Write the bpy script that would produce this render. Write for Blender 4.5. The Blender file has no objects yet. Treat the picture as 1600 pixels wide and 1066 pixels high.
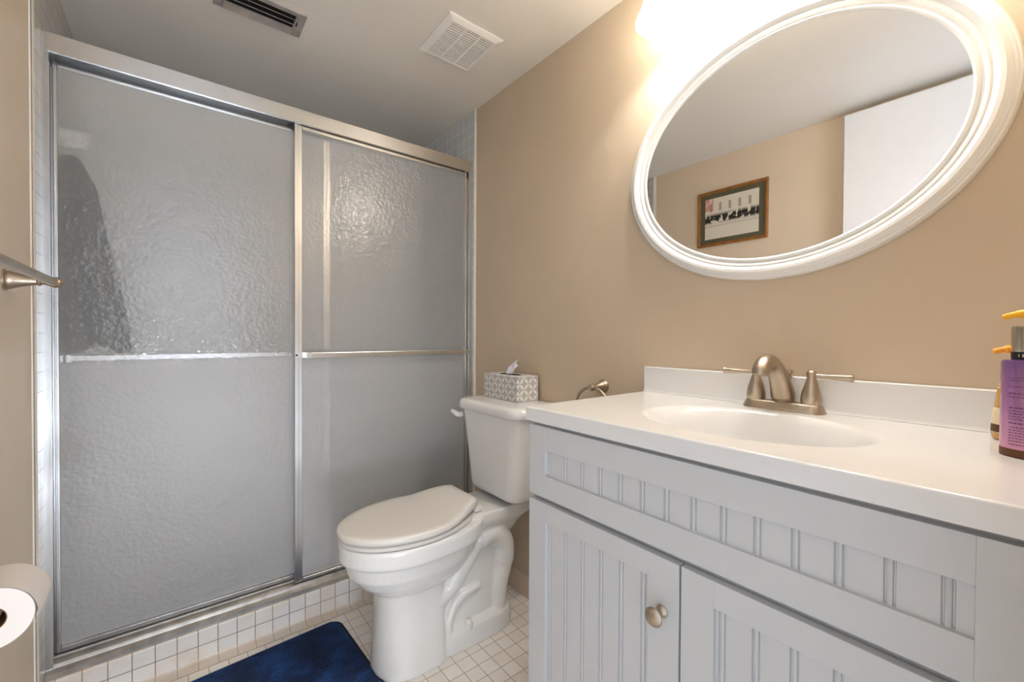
import bpy, bmesh, math, random
from math import sin, cos, pi, sqrt, radians as R
from mathutils import Vector, Matrix
random.seed(7)
SC = bpy.context.scene
COL = SC.collection
V = Vector

# ---------------------------------------------------------------- camera
H = 1.1352
YAW, PITCH, ROLL, FPX = 0.6708, -0.0118, 0.0048, 663.3
Fw = V((sin(YAW)*cos(PITCH), cos(YAW)*cos(PITCH), sin(PITCH)))
Rt = V((cos(YAW), -sin(YAW), 0)); Up = Rt.cross(Fw)
R2 = Rt*cos(ROLL) + Up*sin(ROLL); U2 = -Rt*sin(ROLL) + Up*cos(ROLL)
cam = bpy.data.cameras.new('camera'); cam.sensor_width = 36; cam.lens = FPX/1600*36; cam.clip_start = 0.02
co = bpy.data.objects.new('camera', cam); COL.objects.link(co)
M = Matrix(((R2.x, U2.x, -Fw.x), (R2.y, U2.y, -Fw.y), (R2.z, U2.z, -Fw.z))).to_4x4()
M.translation = V((0, 0, H)); co.matrix_world = M
SC.camera = co

# ---------------------------------------------------------------- world, lights, exposure
SC.view_settings.view_transform = 'Standard'
SC.view_settings.look = 'None'
SC.view_settings.gamma = 1
SC.view_settings.use_curve_mapping = False
SC.view_settings.exposure = 0.23
w = bpy.data.worlds.new('world'); SC.world = w; w.use_nodes = True
w.node_tree.nodes['Background'].inputs[0].default_value = (0.88, 0.98, 1.16, 1)
w.node_tree.nodes['Background'].inputs[1].default_value = 1.15

def area(name, loc, rot, sx, sy, power, color=(1, 1, 1)):
    l = bpy.data.lights.new(name, 'AREA'); l.shape = 'RECTANGLE'; l.size = sx; l.size_y = sy
    l.energy = power; l.color = color
    o = bpy.data.objects.new(name, l); COL.objects.link(o); o.location = loc; o.rotation_euler = rot
    return o
# added unseen fill lights, sent in through the doorway behind the camera
area('hall_fill', (0.10, -2.4, 1.60), (R(90), 0, 0), 2.0, 1.3, 14, (0.92, 0.99, 1.10))
area('hall_low_fill', (0.10, -2.0, 0.16), (R(99), 0, 0), 2.4, 0.30, 11, (0.92, 0.99, 1.10)).data.spread = R(75)
# added side fill, no real window, kept out of the shower glass reflection
area('hall_side_fill', (1.35, -1.9, 0.70), (R(95), 0, R(33)), 1.0, 1.2, 9.5, (0.92, 0.99, 1.10)).data.spread = R(80)
LAMP_POWER, LAMP_COLOR = 6.2, (0.96, 0.96, 0.95)

# ---------------------------------------------------------------- materials
def srgb(r, g, b):
    f = lambda c: (c/255)/12.92 if c/255 <= 0.04045 else ((c/255+0.055)/1.055)**2.4
    return (f(r), f(g), f(b), 1)
class NT:
    def __init__(s, name):
        s.m = bpy.data.materials.new(name); s.m.use_nodes = True
        s.t = s.m.node_tree; s.n = s.t.nodes
        s.b = s.n['Principled BSDF']; s.out = s.n['Material Output']
    def add(s, typ, ins=None, **kw):
        x = s.n.new('ShaderNode'+typ)
        for k, v in kw.items(): setattr(x, k, v)
        for k, v in (ins or {}).items(): s.set(x, k, v)
        return x
    def set(s, x, k, v):
        i = x.inputs[k]
        if isinstance(v, bpy.types.NodeSocket): s.t.links.new(v, i)
        elif isinstance(v, bpy.types.Node): s.t.links.new(v.outputs[0], i)
        else: i.default_value = v
    def math(s, op, a, b=0.0, c=0.0):
        x = s.add('Math', operation=op); s.set(x, 0, a); s.set(x, 1, b); s.set(x, 2, c); return x.outputs[0]
    def pos(s):
        g = s.add('NewGeometry'); q = s.add('SeparateXYZ'); s.set(q, 0, g.outputs['Position']); return q.outputs
    def noise(s, scale, detail=3, rough=.5, vec=None):
        x = s.add('TexNoise'); x.inputs['Scale'].default_value = scale; x.inputs['Detail'].default_value = detail
        x.inputs['Roughness'].default_value = rough
        if vec is None: vec = s.add('NewGeometry').outputs['Position']
        s.set(x, 'Vector', vec); return x.outputs[0]
    def ramp(s, fac, stops):
        x = s.add('ValToRGB'); e = x.color_ramp.elements
        while len(e) < len(stops): e.new(0.5)
        for q, (p, c) in zip(e, stops): q.position = p; q.color = c
        s.set(x, 0, fac); return x.outputs[0]
    def mix(s, fac, a, b):
        x = s.add('Mix', data_type='RGBA'); s.set(x, 0, fac); s.set(x, 6, a); s.set(x, 7, b); return x.outputs[2]
    def bump(s, h, strength=.2, dist=.002):
        x = s.add('Bump'); x.inputs['Strength'].default_value = strength; x.inputs['Distance'].default_value = dist
        s.set(x, 'Height', h); return x.outputs[0]

def mat(name, col, rough=.5, metal=0., noise=0., nscale=20, bump=0., bscale=150, spec=.5, coat=0., bdist=.001, **kw):
    k = NT(name); b = k.b
    c = col
    if noise:
        f = k.noise(nscale, 4)
        lo = tuple(max(0, x*(1-noise)) for x in col[:3])+(1,); hi = tuple(min(1, x*(1+noise)) for x in col[:3])+(1,)
        k.set(b, 'Base Color', k.ramp(f, [(.3, lo), (.7, hi)]))
    else: b.inputs['Base Color'].default_value = col
    b.inputs['Roughness'].default_value = rough; b.inputs['Metallic'].default_value = metal
    b.inputs['Specular IOR Level'].default_value = spec
    b.inputs['Coat Weight'].default_value = coat
    for a, v in kw.items(): b.inputs[a.replace('_', ' ')].default_value = v
    if bump: k.set(b, 'Normal', k.bump(k.noise(bscale, 3), bump, bdist))
    return k.m

def tile_mat(name, ax, off, pitch, col, col2, grout, rough=.25, mortar=.0022, dirt=0., stag=0.):
    k = NT(name); p = k.pos()
    c = k.add('CombineXYZ')
    k.set(c, 0, k.math('SUBTRACT', p[ax[0]], off[0])); k.set(c, 1, k.math('SUBTRACT', p[ax[1]], off[1]))
    t = k.add('TexBrick', offset=stag, squash=1.0)
    k.set(t, 'Vector', c.outputs[0])
    t.inputs['Color1'].default_value = col; t.inputs['Color2'].default_value = col2
    t.inputs['Mortar'].default_value = grout
    t.inputs['Scale'].default_value = 1; t.inputs['Mortar Size'].default_value = mortar
    t.inputs['Mortar Smooth'].default_value = .25; t.inputs['Bias'].default_value = 0
    t.inputs['Brick Width'].default_value = pitch; t.inputs['Row Height'].default_value = pitch
    colo = t.outputs[0]
    if dirt:
        f = k.ramp(k.noise(7, 5, .65), [(.50, (0, 0, 0, 1)), (.72, (dirt, dirt, dirt, 1))])
        colo = k.mix(f, colo, srgb(214, 184, 150))
    k.set(k.b, 'Base Color', colo)
    k.b.inputs['Roughness'].default_value = rough
    inv = k.math('SUBTRACT', 1.0, t.outputs[1])
    k.set(k.b, 'Normal', k.bump(inv, .5, .0012))
    return k.m

MT = {}
MT['wall'] = mat('tan_paint', srgb(206, 187, 161), .5, noise=.03, nscale=3, bump=.12, bscale=260)
MT['wall_sheen'] = mat('tan_paint_left_sheen', srgb(221, 203, 178), .40, noise=.03, nscale=3, bump=.12, bscale=260)  # same tan paint, lightened to put the left wall's sheen into its colour
MT['ceil'] = mat('ceiling_paint', srgb(236, 230, 219), .38, noise=.03, nscale=2, bump=.06, bscale=90)
MT['white_paint'] = mat('white_paint', srgb(232, 230, 226), .4)
MT['door'] = mat('door_paint', srgb(236, 236, 236), .35, noise=.01)
PW = .0567
white_t = srgb(222, 219, 214)
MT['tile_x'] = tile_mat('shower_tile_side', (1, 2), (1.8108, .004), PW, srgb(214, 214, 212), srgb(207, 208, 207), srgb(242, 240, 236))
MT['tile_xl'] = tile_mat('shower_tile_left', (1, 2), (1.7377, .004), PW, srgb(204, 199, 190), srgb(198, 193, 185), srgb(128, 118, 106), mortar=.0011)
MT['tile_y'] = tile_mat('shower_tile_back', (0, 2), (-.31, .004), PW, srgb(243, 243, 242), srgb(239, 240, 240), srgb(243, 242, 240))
MT['tile_curb'] = tile_mat('curb_tile', (0, 2), (-.225, .0015), PW, srgb(226, 222, 216), srgb(216, 212, 207), srgb(150, 140, 130), dirt=.55, mortar=.0017)
MT['tile_curbtop'] = tile_mat('curb_top_tile', (0, 1), (-.225, 1.78), PW, srgb(228, 220, 210), srgb(218, 210, 202), srgb(170, 150, 132), dirt=.8, mortar=.0017)
MT['cove'] = tile_mat('cove_tile', (0, 1), (-.225, 1.765), PW, srgb(226, 217, 205), srgb(222, 212, 200), srgb(190, 172, 152), dirt=.5, mortar=.0014)
MT['tile_floor'] = tile_mat('floor_tile', (0, 1), (.03, 1.765), .056, srgb(243, 237, 229), srgb(235, 227, 218), srgb(172, 156, 144), rough=.3, mortar=.0014, dirt=.35)
MT['pan'] = mat('shower_pan', srgb(228, 226, 222), .4)
MT['bullnose'] = mat('bullnose_glaze', srgb(236, 228, 214), .3)
MT['basetile'] = mat('baseboard_glaze', srgb(214, 194, 170), .4, noise=.04, nscale=8)
MT['porcelain'] = mat('porcelain', srgb(233, 232, 228), .12, coat=.3)
MT['seat'] = mat('seat_plastic', srgb(224, 219, 211), .28)
MT['alu'] = mat('aluminium', srgb(215, 215, 214), .27, 1., noise=.05, nscale=9, bump=.03, bscale=300)
MT['alu_dull'] = mat('aluminium_dull', srgb(190, 184, 176), .42, 1., noise=.2, nscale=22)
MT['nickel'] = mat('brushed_nickel', srgb(186, 172, 154), .36, 1., noise=.06, nscale=60)
MT['chrome'] = mat('chrome', srgb(222, 222, 222), .1, 1.)
MT['dark'] = mat('dark_gap', srgb(20, 18, 16), .8)
MT['cab'] = mat('cabinet_paint', srgb(203, 203, 202), .38, noise=.02, nscale=5)
MT['counter'] = mat('cultured_marble', srgb(228, 226, 223), .16, noise=.012, nscale=4, coat=.25)
MT['mirror'] = mat('mirror_silver', (.88, .88, .88, 1), .0, 1.)
MT['frame_white'] = mat('mirror_frame_paint', srgb(238, 236, 231), .3)
MT['plastic'] = mat('fan_plastic', srgb(248, 243, 236), .4)
MT['slot_shade'] = mat('slot_shade', srgb(34, 27, 20), .9)  # near-black that paints the shade inside slots and openings
MT['register'] = mat('register_metal', srgb(190, 184, 178), .4, .6, noise=.2, nscale=18)
MT['paper'] = mat('toilet_paper', srgb(224, 216, 209), .9, bump=.2, bscale=400)
MT['core'] = mat('cardboard', srgb(120, 84, 48), .9)
MT['grey_plastic'] = mat('grey_plastic', srgb(196, 190, 184), .4)
MT['tissue'] = mat('tissue', srgb(240, 240, 242), .9, Subsurface_Weight=.0)
MT['white_china'] = mat('bolt_cap_china', srgb(232, 230, 224), .25)
MT['yellow'] = mat('yellow_pump', srgb(248, 178, 10), .3)
MT['orange'] = mat('orange_pump', srgb(240, 160, 50), .35)
MT['black'] = mat('black_plastic', srgb(16, 14, 14), .35)
MT['silver'] = mat('silver_collar', srgb(196, 184, 164), .25, 1.)
MT['ink'] = mat('purple_ink', srgb(84, 46, 92), .5)
MT['brown'] = mat('brown_print', srgb(96, 56, 22), .5)
MT['label'] = mat('cream_label', srgb(228, 208, 170), .5)
MT['wood'] = mat('oak_frame', srgb(142, 92, 34), .4, noise=.25, nscale=30)
MT['matboard'] = mat('olive_mat', srgb(92, 88, 66), .8, noise=.1, nscale=60)
MT['porc_dark'] = mat('dark_cloth', srgb(7, 7, 5), .95, noise=.3, nscale=40)
MT['cloth_l'] = mat('grey_cloth', srgb(74, 70, 56), .95, noise=.2, nscale=40)
MT['caddy'] = mat('white_soap_dish', srgb(225, 225, 222), .3)

def glass_mat():
    k = NT('pebbled_shower_glass'); p = k.pos()
    g = k.add('NewGeometry').outputs['Position']
    n1 = k.noise(75, 2, .45, g); n2 = k.noise(28, 2, .5, g)
    h = k.math('ADD', k.math('MULTIPLY', n1, .7), k.math('MULTIPLY', n2, .6))
    nrm = k.bump(h, .6, .0045)
    refr = k.add('BsdfRefraction', {'Roughness': .19, 'IOR': 1.33, 'Color': (.985, .985, .98, 1), 'Normal': nrm})
    clear = k.add('BsdfTransparent', {'Color': (.98, .98, .98, 1)})
    dif = k.add('BsdfDiffuse', {'Color': srgb(246, 246, 245), 'Normal': nrm})
    tra = k.add('BsdfTranslucent', {'Color': srgb(240, 240, 238)})
    scum = k.add('MixShader', {0: .42, 1: dif, 2: tra})
    see = k.add('MixShader', {0: .08, 1: refr, 2: clear})
    # soap film: heavier below the towel bar and in blotches
    low = k.math('MULTIPLY', k.ramp(k.math('DIVIDE', p[2], 2.0), [(.516, (1, 1, 1, 1)), (.534, (0, 0, 0, 1))]), .16)
    blot = k.math('MULTIPLY', k.noise(5, 4, .6, g), .05)
    fac = k.math('ADD', k.math('ADD', .285, low), blot)
    body = k.add('MixShader', {0: fac, 1: see, 2: scum})
    nrm2 = k.bump(h, 1.0, .0026)
    fr = k.add('Fresnel', {'IOR': 1.5})
    gr = k.math('ADD', .03, k.math('MULTIPLY', low, 2.4))
    gl = k.add('BsdfGlossy', {'Roughness': gr, 'Normal': nrm2, 'Color': (1, 1, 1, 1)})
    fin = k.add('MixShader', {0: fr, 1: body, 2: gl})
    k.set(k.out, 'Surface', fin)
    return k.m
MT['glass'] = glass_mat()
def glass_in():
    k = NT('shower_glass_inner_face'); c = k.add('BsdfTransparent', {'Color': (.99, .985, .98, 1)}); k.set(k.out, 'Surface', c); return k.m
MT['glass_in'] = glass_in()

def shade_mat():
    k = NT('frosted_lamp_glass')
    tr = k.add('BsdfTranslucent', {'Color': (1, .97, .92, 1)})
    em = k.add('Emission', {'Color': (1, .96, .90, 1), 'Strength': 3.6})
    df = k.add('BsdfDiffuse', {'Color': (.95, .93, .9, 1)})
    a = k.add('MixShader', {0: .4, 1: tr, 2: df}); b = k.add('AddShader', {0: a, 1: em})
    cl = k.add('BsdfTransparent', {'Color': (1, .98, .95, 1)}); b = k.add('MixShader', {0: .22, 1: b, 2: cl})
    k.set(k.out, 'Surface', b); return k.m
MT['shade'] = shade_mat()
def bulb_mat():
    k = NT('glowing_bulb'); em = k.add('Emission', {'Color': (1, .9, .75, 1), 'Strength': 110.0}); k.set(k.out, 'Surface', em); return k.m
MT['bulb'] = bulb_mat()

def mat_blue():
    k = NT('navy_velour'); n = k.noise(9, 4, .6); n2 = k.noise(240, 3, .6)
    f = k.math('ADD', k.math('MULTIPLY', n, .75), k.math('MULTIPLY', n2, .3))
    k.set(k.b, 'Base Color', k.ramp(f, [(.34, srgb(14, 24, 44)), (.52, srgb(22, 44, 82)), (.72, srgb(34, 78, 138))]))
    k.b.inputs['Roughness'].default_value = .9; k.b.inputs['Sheen Weight'].default_value = .25
    k.b.inputs['Sheen Tint'].default_value = (.3, .5, .9, 1)
    k.set(k.b, 'Normal', k.bump(n2, .5, .003)); return k.m
MT['rug'] = mat_blue()
MT['rug_edge'] = mat('navy_binding', srgb(14, 20, 38), .8)

def box_pattern(name, top=False):
    k = NT(name); p = k.pos(); s = .047
    hz = k.math('ADD', p[0], p[1]) if not top else p[0]
    vt = p[2] if not top else p[1]
    def cell(x):
        f = k.math('FRACT', k.math('ADD', x, 50.0)); return k.math('ABSOLUTE', k.math('SUBTRACT', f, .5))
    a = cell(k.math('DIVIDE', k.math('ADD', hz, vt), s)); b = cell(k.math('DIVIDE', k.math('SUBTRACT', hz, vt), s))
    def ed(u, v):   # distance inside the lens-shaped white band at a cell border
        wv = k.math('MULTIPLY', k.math('COSINE', k.math('MULTIPLY', v, pi)), .20)
        return k.math('SUBTRACT', k.math('SUBTRACT', .5, u), wv)
    e = k.math('MINIMUM', ed(a, b), ed(b, a))
    def band(lo, hi): return k.math('MULTIPLY', k.math('GREATER_THAN', e, lo), k.math('LESS_THAN', e, hi))
    d = k.math('MAXIMUM', k.math('MAXIMUM', band(.0, .035), band(.095, .135)), band(.20, .235))
    d = k.math('MAXIMUM', d, k.math('MULTIPLY', band(.0, .22), .14))
    k.set(k.b, 'Base Color', k.mix(d, srgb(232, 228, 222), srgb(92, 92, 98)))
    k.b.inputs['Roughness'].default_value = .5; return k.m
MT['box'] = box_pattern('tissue_box_print'); MT['boxtop'] = box_pattern('tissue_box_top_print', True)

def purple():
    k = NT('purple_bottle'); p = k.pos()
    t = k.math('DIVIDE', k.math('SUBTRACT', p[2], .96), .145)
    k.set(k.b, 'Base Color', k.ramp(t, [(0, srgb(206, 142, 170)), (.45, srgb(176, 122, 170)), (1, srgb(122, 84, 142))]))
    k.b.inputs['Roughness'].default_value = .22; k.b.inputs['Metallic'].default_value = .35
    k.b.inputs['Coat Weight'].default_value = .5; return k.m
MT['purple'] = purple()
def amber():
    k = NT('amber_liquid'); k.b.inputs['Base Color'].default_value = srgb(226, 172, 92)
    k.b.inputs['Roughness'].default_value = .15; k.b.inputs['Transmission Weight'].default_value = .35; return k.m
MT['amber'] = amber()

def print_mat():
    # faded black-and-white street print: sky, facade with windows, dark row of a crowd, pale road
    k = NT('street_print'); p = k.pos()
    z = k.math('DIVIDE', k.math('SUBTRACT', p[2], 1.766), .255)
    y = k.math('DIVIDE', k.math('SUBTRACT', p[1], 1.052), .32)
    cv = k.add('CombineXYZ', {0: k.math('MULTIPLY', y, 14.0), 1: k.math('MULTIPLY', z, 6.0), 2: 0.0})
    n = k.noise(1.0, 5, .65, cv.outputs[0])
    up = k.ramp(z, [(.36, (0, 0, 0, 1)), (.42, (1, 1, 1, 1)), (.56, (1, 1, 1, 1)), (.64, (0, 0, 0, 1))])
    crowd = k.math('MULTIPLY', up, k.math('GREATER_THAN', n, .43))
    wv = k.math('GREATER_THAN', k.math('FRACT', k.math('MULTIPLY', y, 5.5)), .72)
    wz = k.ramp(z, [(.66, (0, 0, 0, 1)), (.68, (1, 1, 1, 1)), (.86, (1, 1, 1, 1)), (.88, (0, 0, 0, 1))])
    win = k.math('MULTIPLY', k.math('MULTIPLY', wv, wz), .5)
    road = k.math('MULTIPLY', k.ramp(z, [(.28, (0, 0, 0, 1)), (.32, (1, 1, 1, 1)), (.36, (0, 0, 0, 1))]), k.math('MULTIPLY', n, .5))
    d = k.math('MAXIMUM', k.math('MAXIMUM', crowd, win), road)
    c = k.mix(d, srgb(222, 214, 198), srgb(52, 48, 42))
    red = k.math('MULTIPLY', k.math('MULTIPLY', k.math('GREATER_THAN', y, .84), k.math('GREATER_THAN', z, .70)), k.math('GREATER_THAN', n, .42))
    k.set(k.b, 'Base Color', k.mix(k.math('MULTIPLY', red, .6), c, srgb(190, 80, 70)))
    k.b.inputs['Roughness'].default_value = .25; return k.m
MT['print'] = print_mat()

# ---------------------------------------------------------------- mesh helpers
class MB:
    def __init__(s): s.v = []; s.f = []; s.mi = []; s.cur = 0
    def add(s, vs, fs):
        o = len(s.v); s.v += [tuple(x) for x in vs]
        for f in fs: s.f.append([i+o for i in f]); s.mi.append(s.cur)
        return s
    def box(s, x0, x1, y0, y1, z0, z1):
        vs = [(x, y, z) for z in (z0, z1) for y in (y0, y1) for x in (x0, x1)]
        return s.add(vs, [(0, 2, 3, 1), (4, 5, 7, 6), (0, 1, 5, 4), (2, 6, 7, 3), (0, 4, 6, 2), (1, 3, 7, 5)])
    def hexa(s, a, b):   # two quads of 4 points
        return s.add(list(a)+list(b), [(3, 2, 1, 0), (4, 5, 6, 7), (0, 1, 5, 4), (1, 2, 6, 5), (2, 3, 7, 6), (3, 0, 4, 7)])
    def loft(s, rings, closed=True, cap0=True, cap1=True, loop=False):
        n = len(rings[0]); vs = [p for r in rings for p in r]; fs = []
        m = len(rings)
        for i in range(m if loop else m-1):
            a = i*n; b = ((i+1) % m)*n
            for j in range(n if closed else n-1):
                k = (j+1) % n; fs.append((a+j, a+k, b+k, b+j))
        if not loop:
            if cap0: fs.append(tuple(range(n-1, -1, -1)))
            if cap1: fs.append(tuple((m-1)*n+j for j in range(n)))
        return s.add(vs, fs)
    def lathe(s, prof, org, axis=(0, 0, 1), seg=32, cap0=True, cap1=True):
        ax = V(axis).normalized(); t = V((1, 0, 0)) if abs(ax.x) < .9 else V((0, 1, 0))
        e1 = ax.cross(t).normalized(); e2 = ax.cross(e1); o = V(org)
        rings = [[o+ax*h+(e1*cos(2*pi*i/seg)+e2*sin(2*pi*i/seg))*max(r, 1e-5) for i in range(seg)] for r, h in prof]
        return s.loft(rings, True, cap0, cap1)
    def tube(s, pts, rad, seg=14, loop=False, sy=1.0):
        pts = [V(p) for p in pts]; n = len(pts)
        if not hasattr(rad, '__len__'): rad = [rad]*n
        rings = []; prev = None
        for i, p in enumerate(pts):
            a = pts[i-1] if (i > 0 or loop) else p; b = pts[(i+1) % n] if (i < n-1 or loop) else p
            d = (b-a).normalized()
            if prev is None:
                t = V((0, 0, 1)) if abs(d.z) < .9 else V((0, 1, 0)); e1 = d.cross(t).normalized()
            else: e1 = (prev-d*prev.dot(d)).normalized()
            prev = e1; e2 = d.cross(e1)
            rings.append([p+(e1*cos(2*pi*j/seg)*sy+e2*sin(2*pi*j/seg))*rad[i] for j in range(seg)])
        return s.loft(rings, True, not loop, not loop, loop)
def smooth_path(pts, n=8):
    P = [V(p) for p in pts]; out = []
    for i in range(len(P)-1):
        p0 = P[max(i-1, 0)]; p1 = P[i]; p2 = P[i+1]; p3 = P[min(i+2, len(P)-1)]
        for k in range(n):
            t = k/n
            out.append(.5*((2*p1)+(p2-p0)*t+(2*p0-5*p1+4*p2-p3)*t*t+(3*p1-p0-3*p2+p3)*t**3))
    return out+[P[-1]]

def obj(name, mb, m, parent=None, smooth=40, bevel=0, seg=2):
    me = bpy.data.meshes.new(name); me.from_pydata(mb.v, [], mb.f)
    mm = m if isinstance(m, (list, tuple)) else [m]
    for x in mm: me.materials.append(MT[x])
    for p, i in zip(me.polygons, mb.mi): p.material_index = i
    me.validate(); me.update()
    bm = bmesh.new(); bm.from_mesh(me); bmesh.ops.recalc_face_normals(bm, faces=bm.faces); bm.to_mesh(me); bm.free()
    if smooth:
        for p in me.polygons: p.use_smooth = True
        me.set_sharp_from_angle(angle=R(smooth))
    o = bpy.data.objects.new(name, me); COL.objects.link(o)
    if parent:
        o.parent = parent
        o.location = -V(parent.location) if parent.type == 'EMPTY' else (0, 0, 0)
    if bevel:
        b = o.modifiers.new('bevel', 'BEVEL'); b.width = bevel; b.segments = seg; b.limit_method = 'ANGLE'; b.angle_limit = R(40)
        b.harden_normals = False
    return o
def thing(name, label, cat, loc, group=None):
    o = bpy.data.objects.new(name, None); COL.objects.link(o); o.location = loc; o.empty_display_size = .05
    return tag(o, label, cat, group)
def tag(o, label, cat, group=None):
    o['label'] = label; o['category'] = cat
    if group: o['group'] = group
    return o
def struct(name, mb, m, **k):
    o = obj(name, mb, m, **k); o['kind'] = 'structure'; return o
B = lambda *a: MB().box(*a)

# ---------------------------------------------------------------- room shell
XL, XR, YB, YF, ZC = -.311, 1.2, -.02, 2.62, 2.2817
T = .1
struct('floor', B(XL-T, XR+T, -.12, 1.86, -.06, 0), 'tile_floor', smooth=0)
struct('trim_shower_pan', B(XL, XR, 1.86, YF, -.06, .02), 'pan', smooth=0)
struct('ceiling', B(XL-T, XR+T, YB-T, YF+T, ZC, ZC+.08), 'ceil', smooth=0)
struct('wall_right', B(XR, XR+T, YB-T, YF+T, -.06, ZC), 'wall', smooth=0)
struct('wall_left', B(XL-T, XL, YB-T, YF+T, -.06, ZC), 'wall_sheen', smooth=0)
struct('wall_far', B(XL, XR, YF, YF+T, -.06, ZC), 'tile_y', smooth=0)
DX0, DX1, DZ = -.28, .44, 2.252
mb = B(DX1, XR, YB-T, YB, 0, ZC); mb.box(XL, DX0, YB-T, YB, 0, ZC); mb.box(DX0, DX1, YB-T, YB, DZ, ZC)
struct('wall_back', mb, 'wall', smooth=0)
# tiled shower surround on the side walls
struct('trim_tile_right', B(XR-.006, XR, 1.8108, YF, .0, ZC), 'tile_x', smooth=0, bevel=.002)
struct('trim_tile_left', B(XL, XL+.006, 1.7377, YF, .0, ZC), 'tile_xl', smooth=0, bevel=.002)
struct('trim_bullnose_left', MB().loft([[V((XL+.0005+.0075*sin(a), 1.7377-.002+.018*(1-cos(a)), z)) for a in [i*pi/12 for i in range(7)]]+[V((XL+.0005, 1.7537, z))] for z in (0, ZC)]), 'bullnose')
struct('trim_bullnose_right', MB().loft([[V((XR-.0005-.0075*sin(a), 1.8108-.002+.008*(1-cos(a)), z)) for a in [i*pi/12 for i in range(7)]]+[V((XR-.0005, 1.8188, z))] for z in (.118, ZC)]), 'bullnose')
# curb: tiled front, tiled top, cove row at its foot
mb = B(XL+.006, XR-.006, 1.8075, 1.93, 0, .1118); mb.mi = [1 if i == 1 else 0 for i in range(6)]
struct('trim_curb', mb, ['tile_curb', 'tile_curbtop'], smooth=0, bevel=.004)
cv = [(1.8075, .012), (1.806, .009), (1.802, .006), (1.795, .0035), (1.78, .002), (1.764, .0012), (1.764, 0), (1.8075, 0)]
struct('trim_cove', MB().loft([[V((x, y, z)) for y, z in cv] for x in (XL+.006, XR-.012)]), 'cove')
# baseboards
pr = [(0, .0), (.012, .0), (.012, .08), (.009, .087), (.004, .0885), (0, .0885)]
struct('baseboard_right', MB().loft([[V((XR-a, y, z)) for a, z in pr] for y in (.80, 1.8075)]), 'basetile')
struct('baseboard_left', MB().loft([[V((XL+a, y, z)) for a, z in pr] for y in (.0, 1.737)]), 'basetile')

# open door standing against the left wall (seen in the mirror)
dr = thing('door_1', 'white slab door standing open against the tan left wall', 'door', (-.2575, .0, 0)); dr['kind'] = 'structure'
obj('door_leaf', B(-.275, -.24, -.005, .638, .008, 2.246), 'door', dr, smooth=0, bevel=.002)
mb = MB().lathe([(.026, 0), (.026, .006), (.011, .01), (.011, .03), (.024, .036), (.027, .05), (.02, .062), (.004, .065)], (-.24, .58, .98), (1, 0, 0), 24)
obj('door_knob', mb, 'nickel', dr)

# ---------------------------------------------------------------- shower door frame and sliding panels
fr = thing('shower_door_frame', 'silver aluminium frame of header, jambs and track around the shower opening', 'shower frame', (.445, 1.86, .1118))
XA, XB = XL+.006, XR-.006
hp = [(1.830, 1.967), (1.830, 2.012), (1.834, 2.0135), (1.834, 2.022), (1.905, 2.022), (1.905, 1.96), (1.899, 1.96), (1.899, 2.012), (1.842, 2.012), (1.842, 1.967)]
obj('header', MB().loft([[V((x, y, z)) for y, z in hp] for x in (XA, XB)]), 'alu', fr, smooth=30)
for xa, xb in ((XA, XA+.0165), (XB, XB-.0225)):
    s = 1 if xb > xa else -1
    jp = [(xa, 1.831), (xb, 1.831), (xb, 1.841), (xb-.004*s, 1.841), (xb-.004*s, 1.892), (xb, 1.892), (xb, 1.903), (xa, 1.903)]
    obj('jamb', MB().loft([[V((x, y, z)) for x, y in jp] for z in (.1118, 2.0)]), 'alu', fr, smooth=30)
tp = [(1.815, .1122), (1.815, .128), (1.819, .131), (1.833, .133), (1.834, .145), (1.838, .145), (1.839, .134), (1.868, .137), (1.869, .15), (1.873, .15), (1.874, .138), (1.900, .140), (1.901, .152), (1.907, .152), (1.907, .1122)]
obj('bottom_track', MB().loft([[V((x, y, z)) for y, z in tp] for x in (XA+.0005, XB-.0005)]), 'alu_dull', fr, smooth=30)

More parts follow.
